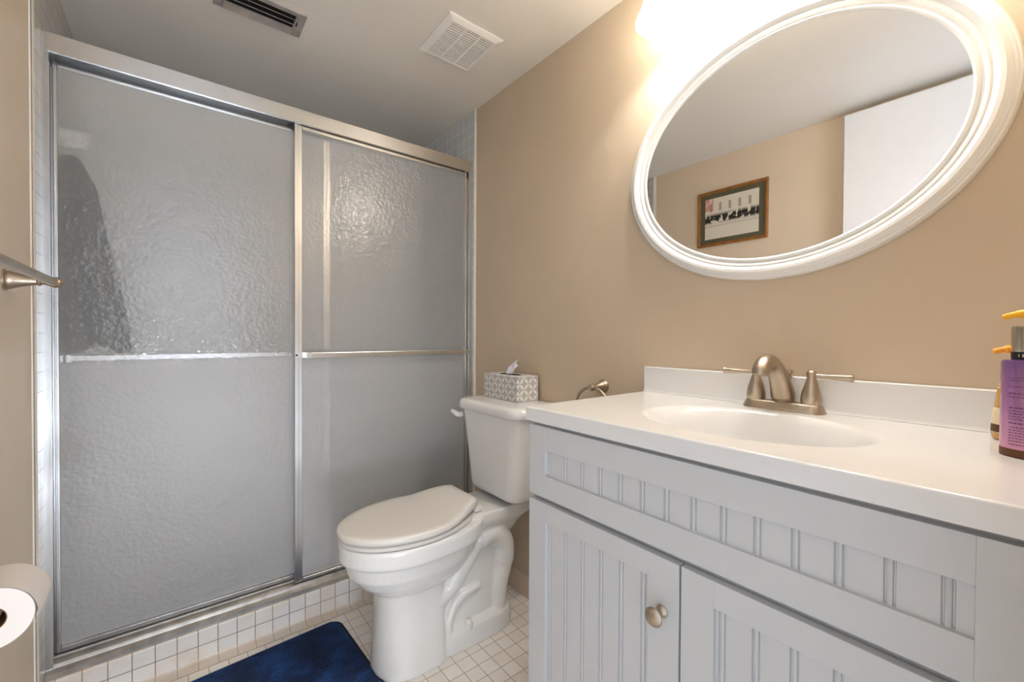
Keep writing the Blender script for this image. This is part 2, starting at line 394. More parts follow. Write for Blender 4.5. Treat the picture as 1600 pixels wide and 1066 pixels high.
def rail_x(mb, x0, x1, y, z0, z1, d=.018):
    zz = [(z0, 0), (z0+.003, -d/2), (z1-.003, -d/2), (z1, 0), (z1-.003, d/2), (z0+.003, d/2)]
    mb.loft([[V((x, y+b, z)) for z, b in zz] for x in (x0, x1)]); return mb
def panel(label, x0, x1, y, z0, z1, barside, barx, gst=(.012, .012)):
    t = thing('sliding_shower_door', label, 'shower door', ((x0+x1)/2, y, z0), 'pebbled glass sliding shower doors')
    d = .018
    gp = B(x0+.006, x1-.006, y-.0025, y+.0025, z0+.008, z1-.008); gp.mi = [1, 1, 0, 1, 1, 1]
    obj('glass_pane', gp, ['glass', 'glass_in'], t, smooth=0)
    for (a, b) in ((x0, x0+gst[0]), (x1-gst[1], x1)):
        m_ = MB(); w_ = (b-a)
        prof = [(a, y-d/2+.004), (a+.002, y-d/2), (a+w_*.45, y-d/2), (a+w_*.5, y-d/2+.003), (b-.002, y-d/2+.003), (b, y-d/2+.006), (b, y+d/2), (a, y+d/2)]
        m_.loft([[V((px, py, z)) for px, py in prof] for z in (z0, z1)]); obj('stile', m_, 'alu', t, smooth=30)
    for (a, b) in ((z0, z0+.020), (z1-.016, z1)):
        m_ = MB(); h_ = b-a
        prof = [(y-d/2+.001, a), (y-d/2+.001, a+h_*.5), (y-d/2+.004, a+h_*.55), (y-d/2+.004, b-.002), (y-d/2+.007, b), (y+d/2-.001, b), (y+d/2-.001, a)]
        m_.loft([[V((px, py, pz)) for py, pz in prof] for px in (x0+gst[0], x1-gst[1])]); obj('rail', m_, 'alu', t, smooth=30)
    # towel bar on brackets
    yb = y+barside*.045; zb = barx[2]
    bar = obj('towel_bar', B(barx[0]+.012, barx[1]-.012, yb-.004, yb+.004, zb-.011, zb+.011), 'alu', t, smooth=0, bevel=.003)
    for bx in (barx[0], barx[1]):
        s = 1 if bx == barx[0] else -1
        e = x0+.001 if s == 1 else x1-.001
        m_ = MB(); ya = y+barside*.0092
        for (q0, q1, r0, r1) in ((e, e+s*gst[0], ya, ya+barside*.002), (e+s*gst[0]*.6, bx+s*.006, ya, ya+barside*.004), (bx, bx+s*.008, ya, yb-barside*.004), (bx, bx+s*.02, yb-.005, yb+.005)):
            m_.box(min(q0, q1), max(q0, q1), min(r0, r1), max(r0, r1), zb-.012, zb+.012)
        br = obj('bar_bracket', m_, 'alu', t, smooth=0, bevel=.0012)
        m_ = MB().lathe([(.004, 0), (.004, .0015), (.002, .0025)], (e+s*.006, ya+barside*.002, zb), (0, barside, 0), 12)
        obj('screw', m_, 'black', br)
    return t
panel('left pebbled glass sliding door in silver frame, bar on its inner side', -.2895, .5115, 1.886, .154, 1.9615, 1, (-.2725, .495, 1.057), (.012, .030))
panel('right pebbled glass sliding door in silver frame, bar on the room side', .3685, 1.1665, 1.853, .1475, 1.9665, -1, (.404, 1.150, 1.055), (.030, .018))

# things inside the shower, seen blurred through the glass
def towel():
    t = MB(); nx, nz = 60, 26; z0, z1 = 1.085, 1.70
    rows = []
    for j in range(nz+1):
        q = j/nz; z = z1-(z1-z0)*q
        wd = .10+.085*q
        row = []
        for i in range(nx+1):
            p = i/nx; x = XL+.012+p*wd+.006*sin(q*7+p*3)*q
            y = 1.930+.011*sin(p*pi*6+.6*q)*(.4+.6*q)+.004*q*p
            row.append(V((x, y, z-.10*(p-.42)**2*(1-q)*3-.012*q*sin(p*9))))
        rows.append(row)
    t.loft(rows, closed=False, cap0=False, cap1=False)
    return t
tw = thing('hanging_towel', 'dark pleated towel hanging behind the left shower glass', 'towel', (-.27, 1.91, 1.085))
mb = towel(); n = 60
for i in range(len(mb.f)):
    p = (i % n)/n; mb.mi[i] = 1 if (.16 < p < .36 or .58 < p < .86) else 0
to = obj('cloth', mb, ['porc_dark', 'cloth_l'], tw); sd = to.modifiers.new('thickness', 'SOLIDIFY'); sd.thickness = .004
hk = thing('towel_hook_plate', 'white mounting plate above the dark towel behind the left glass', 'hook plate', (-.28, 1.91, 1.715))
obj('plate', B(XL+.006, -.215, 1.905, 1.915, 1.715, 1.775), 'white_paint', hk, smooth=0, bevel=.006)
obj('hook', MB().tube(smooth_path([(-.26, 1.915, 1.73), (-.26, 1.935, 1.72), (-.26, 1.94, 1.735)]), .004), 'chrome', hk)
sd_ = thing('soap_dish', 'white ceramic soap dish on the tiled right wall inside the shower', 'soap dish', (1.19, 2.30, 1.44))
obj('dish', MB().loft([[V((1.194-d*(.5+.5*cos(0)), 2.30+wy*c, z)) if False else V((1.194-d*max(0, s_), 2.30+wy*c, z)) for c, s_ in [(cos(a), sin(a)) for a in [i*pi/10 for i in range(11)]]] for z, d, wy in ((1.43, .05, .05), (1.45, .085, .075), (1.462, .09, .078), (1.462, .08, .07), (1.452, .075, .06))]), 'caddy', sd_)
obj('back_plate', B(1.186, 1.1938, 2.22, 2.38, 1.42, 1.56), 'caddy', sd_, smooth=0, bevel=.004)
vv = thing('shower_valve', 'round chrome shower valve on the right tile behind the glass', 'shower valve', (1.19, 2.38, 1.24))
obj('escutcheon', MB().lathe([(.07, 0), (.07, .004), (.05, .012), (.02, .014)], (1.1938, 2.38, 1.25), (-1, 0, 0), 32), 'chrome', vv)
obj('lever', MB().tube(smooth_path([(1.18, 2.38, 1.25), (1.15, 2.38, 1.25), (1.135, 2.38, 1.225), (1.13, 2.38, 1.19)]), [.017]*8+[.013]*8+[.009]*9), 'chrome', vv)

# ---------------------------------------------------------------- toilet
TY = 1.40
to = thing('toilet', 'white two-piece toilet with closed lid beside the vanity', 'toilet', (.8, TY, 0))
def egg(xf, xb, hw, z, n=48, e=2.0, eb=2.6, split=.45):
    xc = xf+(xb-xf)*split; out = []
    for i in range(n):
        a = 2*pi*i/n; c, s = cos(a), sin(a)
        ex = e if c < 0 else eb
        x = xc+(xb-xc if c >= 0 else xc-xf)*math.copysign(abs(c)**(2/ex), c)
        y = TY+hw*math.copysign(abs(s)**(2/ex), s); out.append(V((x, y, z)))
    return out
b = MB()
b.loft([egg(*r) for r in [(.535, .80, .09, .262), (.50, .83, .115, .285), (.465, .86, .136, .315), (.438, .89, .152, .35), (.428, .905, .160, .392), (.427, .91, .161, .3985), (.413, .925, .171, .401), (.410, .93, .173, .41), (.410, .93, .173, .452), (.414, .93, .169, .4605)]])
pc = lambda xf, xb, hw, z: egg(xf, xb, hw, z, 48, 2.2, 7, .5)
b.loft([pc(*r) for r in [(.517, .752, .116, 0), (.518, .75, .115, .012), (.522, .748, .109, .10), (.527, .746, .102, .20), (.53, .745, .098, .32)]])
b.loft([egg(.68, x, h, z, 48, 4, 3, .6) for x, h, z in [(1.07, .112, 0), (1.07, .112, .045), (1.062, .107, .066), (1.04, .085, .082)]])
b.loft([egg(.66, x, h, z, 40, 5, 4, .5) for x, h, z in [(1.045, .082, .03), (1.035, .074, .15), (1.04, .072, .28), (1.06, .078, .40), (1.06, .08, .44)]])
b.loft([egg(x0, x1, h, z, 40, 4, 4, .5) for x0, x1, h, z in [(.85, 1.09, .06, .345), (.83, 1.12, .085, .395), (.80, 1.17, .105, .425), (.78, 1.178, .11, .44), (.78, 1.18, .11, .474)]])
for s in (-1, 1):
    b.tube(smooth_path([(.68, TY+s*.068, .185), (.76, TY+s*.070, .225), (.83, TY+s*.066, .295), (.89, TY+s*.060, .355), (.96, TY+s*.058, .372), (1.015, TY+s*.058, .33), (1.022, TY+s*.058, .25), (1.0, TY+s*.054, .16), (.99, TY+s*.05, .05)], 6), [.034]*7+[.038]*12+[.046]*18+[.042]*12, 16)
    b.tube(smooth_path([(.76, TY+s*.082, .06), (.762, TY+s*.082, .11), (.785, TY+s*.080, .16), (.83, TY+s*.076, .185), (.90, TY+s*.066, .19)], 6), .017, 14)
bw = obj('bowl', b, 'porcelain', to)
rm = bw.modifiers.new('remesh', 'REMESH'); rm.mode = 'VOXEL'; rm.voxel_size = .0042; rm.use_smooth_shade = True
sm = bw.modifiers.new('smooth', 'SMOOTH'); sm.factor = .5; sm.iterations = 5
for s in (-1, 1):
    obj('bolt_cap', MB().lathe([(.017, 0), (.017, .012), (.013, .024), (.004, .029)], (.838, TY+s*.092, .066), (0, s*.2, 1), 20), 'white_china', to)
def lid_ring(z, ins, xtip=.405, xend=.878, wmax=.174, wend=.093, rise=0., n=40):
    xm = xtip+.245; L, Rr = [], []
    xs = []
    for i in range(n+1):
        a = (i/n)*pi/2; xs.append(xm-(xm-xtip-ins)*cos(a))
    for i in range(1, 17): xs.append(xm+(xend-ins-xm)*i/16)
    for x in xs:
        if x <= xm: wv = (wmax-ins)*sqrt(max(0, 1-((xm-x)/(xm-xtip-ins))**2))
        else: wv = (wmax-ins)-(wmax-wend)*((x-xm)/(xend-ins-xm))**1.9
        q = min(1, max(0, (x-.70)/.17)); zz = z+rise*(q*q*(3-2*q))
        L.append(V((x, TY+wv, zz))); Rr.append(V((x, TY-wv, zz)))
    return L+Rr[::-1]
obj('seat_ring', MB().loft([lid_ring(.4625, .01), lid_ring(.465, .005), lid_ring(.475, .004), lid_ring(.4785, .009)]), 'seat', to)
rings = [lid_ring(.4805, .007, rise=.018), lid_ring(.483, .002, rise=.02), lid_ring(.492, 0, rise=.024), lid_ring(.500, .002, rise=.028), lid_ring(.5045, .007, rise=.03)]
top = rings[-1]
for kf, dz in ((.9, .0008), (.75, .0015), (.5, .002), (.25, .002)):
    cx = .65; rings.append([V((cx+(p.x-cx)*kf, TY+(p.y-TY)*kf, .5045+dz+(.03*(lambda q: q*q*(3-2*q))(min(1, max(0, ((cx+(p.x-cx)*kf)-.70)/.17)))))) for p in top])
obj('seat_lid', MB().loft(rings), 'seat', to, smooth=60)
for s in (-1, 1):
    obj('hinge', B(.868, .905, TY+s*.07-.018, TY+s*.07+.018, .4755, .499), 'seat', to, smooth=0, bevel=.006)
def rr(x0, x1, y0, y1, z, r, n=8):
    out = []
    for cx, cy, a0 in ((x1-r, y1-r, 0), (x0+r, y1-r, pi/2), (x0+r, y0+r, pi), (x1-r, y0+r, 1.5*pi)):
        for i in range(n+1):
            a = a0+pi/2*i/n; out.append(V((cx+r*cos(a), cy+r*sin(a), z)))
    return out
tk = MB(); rg = []
for z, x0, hw, r in [(.490, 1.02, .13, .04), (.4915, 1.005, .147, .045), (.50, .992, .156, .05), (.52, .988, .162, .052), (.60, .985, .172, .054), (.72, .978, .188, .055), (.822, .973, .203, .056)]:
    rg.append(rr(x0, 1.188, TY-.005-hw, TY-.005+hw, z, r))
tk.loft(rg); obj('tank', tk, 'porcelain', to, smooth=60)
rg = [rr(x0, 1.192, TY-.005-hw, TY-.005+hw, z, r) for z, x0, hw, r in [(.8225, .972, .204, .055), (.824, .961, .214, .06), (.832, .956, .219, .062), (.852, .957, .218, .062), (.862, .962, .213, .06), (.8665, .972, .203, .055), (.8672, .99, .185, .045)]]
obj('tank_lid', MB().loft(rg), 'porcelain', to, smooth=60)
lv = MB().lathe([(.012, 0), (.012, .012), (.008, .018)], (.975, 1.577, .795), (-1, 0, 0), 18)
lv.tube(smooth_path([(.962, 1.577, .795), (.953, 1.583, .797), (.951, 1.60, .803), (.951, 1.625, .806)], 6), [.011]*6+[.011]*6+[.009]*6+[.006], 12, sy=.6)
obj('flush_lever', lv, 'porcelain', to)

# ---------------------------------------------------------------- tissue box on the tank
tb = thing('tissue_box', 'grey and white lattice-patterned tissue box standing on the toilet tank', 'tissue box', (1.127, 1.43, .8672))
mb = B(1.071, 1.183, 1.314, 1.547, .8676, .971); mb.mi = [0, 1, 0, 0, 0, 0]
obj('carton', mb, ['box', 'boxtop'], tb, smooth=0, bevel=.0015)
obj('opening', MB().loft([[V((1.127+.028*cos(a)*k, 1.43+.07*sin(a)*k, z)) for a in [2*pi*i/32 for i in range(32)]] for k, z in ((1, .9712), (.97, .9718))]), 'slot_shade', tb)  # dark disc painting the shade inside the carton
mb = MB(); rows = []
for j in range(13):
    q = j/12; row = []
    for i in range(25):
        p = i/24-.5; wd = .045*(1-.35*q)+.012*sin(q*pi)
        row.append(V((1.127+.012*sin(p*9+2*q)*(1-q*.3)+.012*q, 1.437-p*wd-.018*q-.012*q*q, .9705+.066*q-.028*q*abs(p)*2*q)))
    rows.append(row)
mb.loft(rows, closed=False, cap0=False, cap1=False)
ts = obj('tissue_sheet', mb, 'tissue', tb); sd = ts.modifiers.new('thickness', 'SOLIDIFY'); sd.thickness = .0012

# ---------------------------------------------------------------- vanity cabinet
CY0, CY1 = -.012, .799
va = thing('vanity_cabinet', 'white beadboard vanity cabinet under the sink counter', 'cabinet', (.94, .39, 0))
mb = B(.708, 1.195, CY0, CY1, .10, .80); mb.box(.75, 1.195, CY0+.005, CY1-.005, .0, .10)
mb.box(.708, .74, CY0, CY1, .80, .9262); mb.box(1.17, 1.195, CY0, CY1, .80, .9262); mb.box(.74, 1.17, CY1-.018, CY1, .80, .9262); mb.box(.74, 1.17, CY0, CY0+.018, .80, .9262)
obj('body', mb, 'cab', va, smooth=0)
def bead_panel(x, y0, y1, z0, z1, beads, d=.0035):
    # beadboard: flat boards with a pair of narrow grooves round a bead, profile along y swept in z
    prof = [(y0, 0)]
    for c in sorted(beads):
        if c-.007 < y0 or c+.007 > y1: continue
        prof += [(c-.0062, 0), (c-.0050, d), (c-.0038, d), (c-.0026, .0006), (c, -.0003), (c+.0026, .0006), (c+.0038, d), (c+.0050, d), (c+.0062, 0)]
    prof += [(y1, 0)]
    m_ = MB()
    fr_ = [[V((x+a, y, z)) for y, a in prof] for z in (z0, z1)]
    m_.loft(fr_, closed=False, cap0=False, cap1=False)
    m_.box(x+.0045, x+.008, y0, y1, z0, z1)
    return m_
def bevel_frame(x, y0, y1, z0, z1, py0, py1, pz0, pz1, th=.016, dp=.006):
    # four members with a small sloped inner lip
    m_ = MB(); l = .004
    m_.box(x, x+th, y0, py0, z0, z1); m_.box(x, x+th, py1, y1, z0, z1)
    e = .0003
    m_.box(x+e, x+th, py0, py1, z0, pz0); m_.box(x+e, x+th, py0, py1, pz1, z1)
    for a, b_ in (((py0, pz0), (py1, pz0)), ((py0, pz1), (py1, pz1))):
        s = 1 if a[1] == pz0 else -1
        m_.hexa([(x+e, py0, a[1]-s*.001), (x+e, py1, a[1]-s*.001), (x+th, py1, a[1]-s*.001), (x+th, py0, a[1]-s*.001)], [(x+.003, py0, a[1]), (x+.003, py1, a[1]), (x+th, py1, a[1]+s*l), (x+th, py0, a[1]+s*l)])
    for yy, s in ((py0, 1), (py1, -1)):
        m_.hexa([(x+.001, yy-s*.001, pz0), (x+th, yy-s*.001, pz0), (x+th, yy-s*.001, pz1), (x+.001, yy-s*.001, pz1)], [(x+.003, yy, pz0), (x+th, yy+s*l, pz0), (x+th, yy+s*l, pz1), (x+.003, yy, pz1)])
    return m_
fa = obj('false_drawer_front', bevel_frame(.692, CY0, CY1, .747, .917, .0457, .745, .800, .861), 'cab', va, smooth=0, bevel=.0012)
obj('bead_panel', bead_panel(.698, .0457, .745, .800, .861, [.734-.0513*i for i in range(14)]), 'cab', fa, smooth=20)
for (y0, y1, py0, py1, ky) in ((.3945, .7945, .457, .738, .427), (-.0105, .3905, .047, .333, None)):
    dd = obj('door', bevel_frame(.688, y0, y1, .112, .7355, py0, py1, .172, .691), 'cab', va, smooth=0, bevel=.0022)
    c0 = py1-.011
    obj('bead_panel', bead_panel(.694, py0, py1, .172, .691, [c0-.0513*i for i in range(7)]), 'cab', dd, smooth=20)
    if ky is None: continue
    kn = MB().lathe([(.0115, 0), (.0115, .002), (.009, .0045), (.0055, .007), (.0055, .018), (.011, .022), (.0165, .0255), (.0172, .0275), (.015, .0305), (.008, .0325), (.001, .033)], (.688, ky, .639), (-1, 0, 0), 28)
    obj('knob', kn, 'nickel', dd)

# ---------------------------------------------------------------- countertop with integrated basin and backsplash
ct = thing('countertop', 'glossy white cultured marble vanity top with oval sink and backsplash', 'countertop', (.94, .39, .927))
ZT, ZB_, X0, X1, Y0, Y1 = .9606, .927, .6844, 1.198, -.018, .8045
BX, BY, BA, BB = .92, .385, .172, .217
N = 160
def rectpt(a):
    c, s = cos(a), sin(a); tx = ((X1 if c > 0 else X0)-BX)/c if abs(c) > 1e-9 else 1e9; ty = ((Y1 if s > 0 else Y0)-BY)/s if abs(s) > 1e-9 else 1e9
    t = min(tx, ty); return BX+c*t, BY+s*t
angs = sorted([2*pi*i/N for i in range(N)]+[math.atan2(y-BY, x-BX) % (2*pi) for x in (X0, X1) for y in (Y0, Y1)])
ER = .004
r_el, r_mid, r_edge0, r_e1, r_bot, r_mid2 = [], [], [], [], [], []
for a in angs:
    rx, ry = rectpt(a); ex = BX+BA*cos(a); ey = BY+BB*sin(a)
    # ellipse point along the same direction
    t = 1/sqrt((cos(a)/BA)**2+(sin(a)/BB)**2); ex, ey = BX+t*cos(a), BY+t*sin(a)
    r_el.append(V((ex, ey, ZT)))
    ins = lambda q: (min(max(rx, X0+q), X1-q), min(max(ry, Y0+q), Y1-q))
    ix, iy = ins(ER); r_mid.append(V((ix, iy, ZT)))
    mx, my = ins(ER+.0025); r_mid2.append(V((mx, my, ZT)))
    jx, jy = ins(ER*.3); r_edge0.append(V((jx, jy, ZT-ER*.3)))
    r_e1.append(V((rx, ry, ZT-ER))); r_bot.append(V((rx, ry, ZB_)))
low = [V((p.x, p.y, ZB_)) for p in r_el]
obj('slab', MB().loft([low, r_bot, r_e1, r_edge0, r_mid, r_mid2, r_el], cap0=False, cap1=False), 'counter', ct, smooth=50)
rings = []
for k in range(26):
    q = k/25; rho = 1-q*.94          # radius fraction
    u = 1-rho
    dz = .125*(1-(1-min(1, u/.80))**2.2)*min(1, (u/.26))**1.15 if u > 0 else 0
    rings.append([V((BX+(p.x-BX)*rho+.02*u, BY+(p.y-BY)*rho, ZT-dz)) for p in r_el])
bs = obj('sink_basin', MB().loft(rings, cap0=False), 'counter', ct, smooth=80)
obj('drain', MB().lathe([(.022, 0), (.022, .002), (.016, .003), (.014, .001), (.002, .0012)], (BX+.02, BY, ZT-.1249), (0, 0, 1), 24), 'nickel', bs)
bp = [(1.198, ZT+.0002), (1.176, ZT+.0002), (1.178, ZT+.003), (1.180, ZT+.008), (1.180, 1.0375), (1.1815, 1.0395), (1.184, 1.040), (1.198, 1.040)]
obj('backsplash', MB().loft([[V((x, y, z)) for x, z in bp] for y in (Y0, .8035)]), 'counter', ct, smooth=30, bevel=.001)

# ---------------------------------------------------------------- faucet
FY, FX = .396, 1.150
fc = thing('faucet', 'brushed nickel two-handle faucet behind the oval sink', 'faucet', (FX, FY, ZT))
def stad(hx, hy, z, n=14):
    out = []
    for s in (1, -1):
        for i in range(n+1):
            a = -pi/2+pi*i/n if s == 1 else pi/2+pi*i/n
            out.append(V((FX+hx*sin(a)*1.0 if False else FX+hx*(sin(a) if s == 1 else sin(a)), FY+s*(hy-hx)+hx*cos(a)*1.0, z)))
    return out
obj('base_plate', MB().loft([stad(h, l, z) for h, l, z in [(.0275, .088, ZT+.0003), (.0275, .088, ZT+.004), (.0255, .086, ZT+.008), (.022, .082, ZT+.017), (.0205, .080, ZT+.0195), (.018, .0775, ZT+.0205)]]), 'nickel', fc, smooth=50)
zb = ZT+.0200
for s in (1, -1):
    hy = FY+s*.0595
    hb = obj('handle', MB().lathe([(.0205, 0), (.0212, .006), (.0212, .014), (.019, .028), (.014, .044), (.0102, .056), (.0092, .062), (.0098, .066), (.0105, .070), (.0098, .075), (.006, .078), (.001, .079)], (FX, hy, zb), (0, 0, 1), 32), 'nickel', fc, smooth=50)
    pth = smooth_path([(FX, hy+s*.004, zb+.067), (FX, hy+s*.022, zb+.066), (FX-.001, hy+s*.040, zb+.066), (FX-.002, hy+s*.058, zb+.066), (FX-.002, hy+s*.074, zb+.066), (FX-.002, hy+s*.0785, zb+.066)], 6)
    rad = []
    for i in range(len(pth)):
        q = i/(len(pth)-1); rad.append(.0055+.0042*max(0, (q-.3)/.7)**1.2 if q < .96 else .0072)
    obj('lever', MB().tube(pth, rad, 16), 'nickel', hb, smooth=50)
sp = smooth_path([(1.156, FY, zb), (1.153, FY, zb+.016), (1.138, FY, zb+.042), (1.116, FY, zb+.070), (1.090, FY, zb+.091), (1.064, FY, zb+.098), (1.040, FY, zb+.093), (1.024, FY, zb+.079), (1.021, FY, zb+.070)], 6)
rad = []
kr = [.0235, .0262, .0235, .0195, .0175, .0178, .0182, .0176, .0168]
for i in range(len(sp)):
    q = i/6; a = int(min(q, 7)); t_ = q-a; rad.append(kr[a]*(1-t_)+kr[min(a+1, 8)]*t_)
obj('spout', MB().tube(sp, rad, 28), 'nickel', fc, smooth=60)
obj('lift_rod', MB().lathe([(.003, 0), (.003, .056), (.0055, .060), (.0072, .066), (.006, .071), (.001, .073)], (1.177, FY-.006, zb+.003), (0, 0, 1), 18), 'nickel', fc)

# ---------------------------------------------------------------- bottles
PX, PY = .985, .0135
pb = thing('lotion_bottle', 'purple pump bottle with yellow spout at the right end of the counter', 'bottle', (PX, PY, ZT))
z0 = ZT+.0004
bd = obj('body', MB().lathe([(.027, 0), (.0295, .003), (.030, .008), (.030, .138), (.0285, .142), (.022, .1435)], (PX, PY, z0), (0, 0, 1), 48), 'purple', pb, smooth=50)
obj('base_band', MB().lathe([(.0302, .001), (.0304, .004), (.0304, .0115), (.0302, .012)], (PX, PY, z0), (0, 0, 1), 48), 'brown', pb)
obj('black_ring', MB().lathe([(.020, .1436), (.0205, .1446), (.0205, .1535), (.020, .1545)], (PX, PY, z0), (0, 0, 1), 40), 'black', pb)
obj('collar', MB().lathe([(.0198, .1546), (.0202, .157), (.0202, .190), (.019, .1925), (.008, .193)], (PX, PY, z0), (0, 0, 1), 40), 'silver', pb)
pm = MB().lathe([(.008, .193), (.008, .196), (.005, .197), (.005, .207)], (PX, PY, z0), (0, 0, 1), 20)
pm.tube(smooth_path([(PX, PY-.012, z0+.210), (PX, PY+.0, z0+.211), (PX+.001, PY+.016, z0+.210), (PX+.003, PY+.029, z0+.206)], 6), [.007]*6+[.0062]*6+[.0045]*6+[.0025], 14)
obj('pump', pm, 'yellow', pb)
# fine print on the bottle: rows of small dashes wrapped round the body, on the side facing the room
fp = MB(); rnd = random.Random(3)
aC = math.atan2(0-PY, 0-PX)
def dash(z, a0, a1, h):
    r = .03035; n = 5
    o = [[V((PX+r*cos(a0+(a1-a0)*i/n), PY+r*sin(a0+(a1-a0)*i/n), z0+zz)) for i in range(n+1)] for zz in (z, z+h)]
    fp.loft(o, closed=False, cap0=False, cap1=False)
for k, z in enumerate([.116, .112, .103, .093, .088, .072, .0675, .0635, .0595, .0555, .0495, .0435, .0395, .0355, .0315, .0275, .0235, .0185]):
    a = aC-.75; end = aC+(.75 if 5 <= k < 14 else rnd.uniform(-.3, .1))
    while a < end:
        l = rnd.uniform(.05, .17); dash(z, a, min(a+l, end), .0016 if k in (5, 10, 3) else .0011); a += l+.035
dash(.0105+.003, aC-.12, aC+.02, .004)
obj('fine_print', fp, 'ink', bd, smooth=0)
def ring_text(txt, r, z, size, a0):
    m_ = MB()
    for i, ch in enumerate(txt):
        cu = bpy.data.curves.new('glyph', 'FONT'); cu.body = ch; cu.size = size; cu.extrude = .00025; cu.align_x = 'CENTER'
        o = bpy.data.objects.new('glyph', cu); COL.objects.link(o)
        bpy.context.view_layer.update()
        me = o.to_mesh(); a = a0+i*size*.8/r
        X = Matrix.Translation((PX+r*cos(a), PY+r*sin(a), z)) @ Matrix.Rotation(a+pi/2, 4, 'Z') @ Matrix.Rotation(pi/2, 4, 'X')
        m_.add([X @ v.co for v in me.vertices], [list(p.vertices) for p in me.polygons])
        o.to_mesh_clear(); bpy.data.objects.remove(o); bpy.data.curves.remove(cu)
    return m_
obj('ring_lettering', ring_text('IENT', .0206, z0+.1468, .0062, aC-.62), 'white_paint', pb, smooth=0)

AX, AY = 1.122, .0315
ab = thing('soap_bottle', 'amber hand soap bottle with orange pump behind the purple bottle', 'bottle', (AX, AY, ZT))
ay = obj('body', MB().lathe([(.024, 0), (.0275, .003), (.0282, .010), (.0262, .04), (.0235, .07), (.021, .092), (.0125, .101), (.0115, .112)], (AX, AY, z0), (0, 0, 1), 40), 'amber', ab, smooth=50)
obj('label_band', MB().lathe([(.0286, .012), (.0282, .02), (.0266, .045), (.0255, .055)], (AX, AY, z0), (0, 0, 1), 40, False, False), 'label', ab)
obj('label_print', MB().lathe([(.0287, .0135), (.0285, .019), (.0281, .0265)], (AX, AY, z0), (0, 0, 1), 40, False, False), 'brown', ab)
obj('neck_band', MB().lathe([(.0216, .089), (.0165, .099), (.0135, .103), (.0122, .112)], (AX, AY, z0), (0, 0, 1), 32, False, False), 'tissue', ab)
pm = MB().lathe([(.0145, .1125), (.0145, .135), (.010, .139), (.0045, .14), (.0045, .152)], (AX, AY, z0), (0, 0, 1), 28)
pm.tube(smooth_path([(AX, AY-.012, z0+.155), (AX, AY, z0+.156), (AX-.002, AY+.014, z0+.155), (AX-.004, AY+.026, z0+.151)], 6), [.0075]*6+[.007]*6+[.005]*7, 14)
obj('pump', pm, 'orange', ab)

# ---------------------------------------------------------------- oval mirror
mr = thing('oval_mirror', 'large oval wall mirror in a moulded white frame', 'mirror', (1.19, .445, 1.617))
MYc, MZc = .445, 1.617
prof = [(-.004, .012), (0.0, .021), (.004, .0235), (.008, .021), (.010, .018), (.014, .0195), (.0175, .0245), (.021, .0255), (.0245, .0235), (.027, .0265), (.034, .033), (.041, .0335), (.047, .030), (.050, .0255), (.0535, .0255), (.056, .022), (.0595, .021), (.0625, .015), (.0625, .0005), (-.004, .0005)]
rings = []
for i in range(160):
    a = 2*pi*i/160
    rings.append([V((1.2-h, MYc+(.3535+r)*cos(a), MZc+(.2770+r*.90)*sin(a))) for r, h in prof])
obj('frame', MB().loft(rings, loop=True), 'frame_white', mr, smooth=28)
gx = lambda z: 1.180+.004*(z-MZc)
gl = MB().loft([[V((gx(MZc+.2775*k*sin(2*pi*i/128))+o, MYc+.354*k*cos(2*pi*i/128), MZc+.2775*k*sin(2*pi*i/128))) for i in range(128)] for o, k in ((.004, 1), (0, 1))])
obj('mirror_glass', gl, 'mirror', mr, smooth=0)

# ---------------------------------------------------------------- vanity light with three bell shades
vl = thing('vanity_light', 'chrome bar light with frosted glowing bell shades above the mirror', 'wall lamp', (1.19, .40, 2.15))
obj('back_plate', MB().loft([rr(.11, .69, 2.108, 2.20, 0, .012)] and [[V((1.1995-d, p.x, p.y)) for p in rr(.11+e, .70-e, 2.128+e, 2.225-e, 0, .012)] for d, e in ((0, 0), (.010, 0), (.014, .004), (.014, .008), (.022, .012), (.024, .016))]), 'chrome', vl, smooth=30)
for ly in (.69, .43, .17):
    lx = 1.085
    obj('arm', MB().tube(smooth_path([(1.178, ly, 2.185), (1.15, ly, 2.195), (1.10, ly, 2.21), (lx, ly, 2.197), (lx, ly, 2.172)], 6), .008, 14), 'chrome', vl)
    so = obj('socket', MB().lathe([(.012, .03), (.026, .024), (.028, .0), (.024, -.006)], (lx, ly, 2.150), (0, 0, 1), 24), 'chrome', vl)
    sh = obj('lamp_shade', MB().lathe([(.027, .118), (.034, .105), (.042, .085), (.050, .060), (.058, .036), (.067, .016), (.0715, .004), (.071, 0), (.069, .001), (.065, .014), (.056, .034), (.048, .058), (.040, .083), (.032, .103), (.025, .116)], (lx, ly, 2.030), (0, 0, 1), 40, False, False), 'shade', vl, smooth=60)
    obj('bulb', MB().lathe([(.010, .05), (.012, .04), (.022, .022), (.025, .006), (.022, -.008), (.012, -.018), (.001, -.021)], (lx, ly, 2.112), (0, 0, 1), 20), 'bulb', so)
    l = bpy.data.lights.new('vanity_bulb', 'POINT'); l.energy = LAMP_POWER; l.color = LAMP_COLOR; l.shadow_soft_size = .022
    lo = bpy.data.objects.new('vanity_bulb', l); COL.objects.link(lo); lo.location = (lx-.008, ly, 2.088)

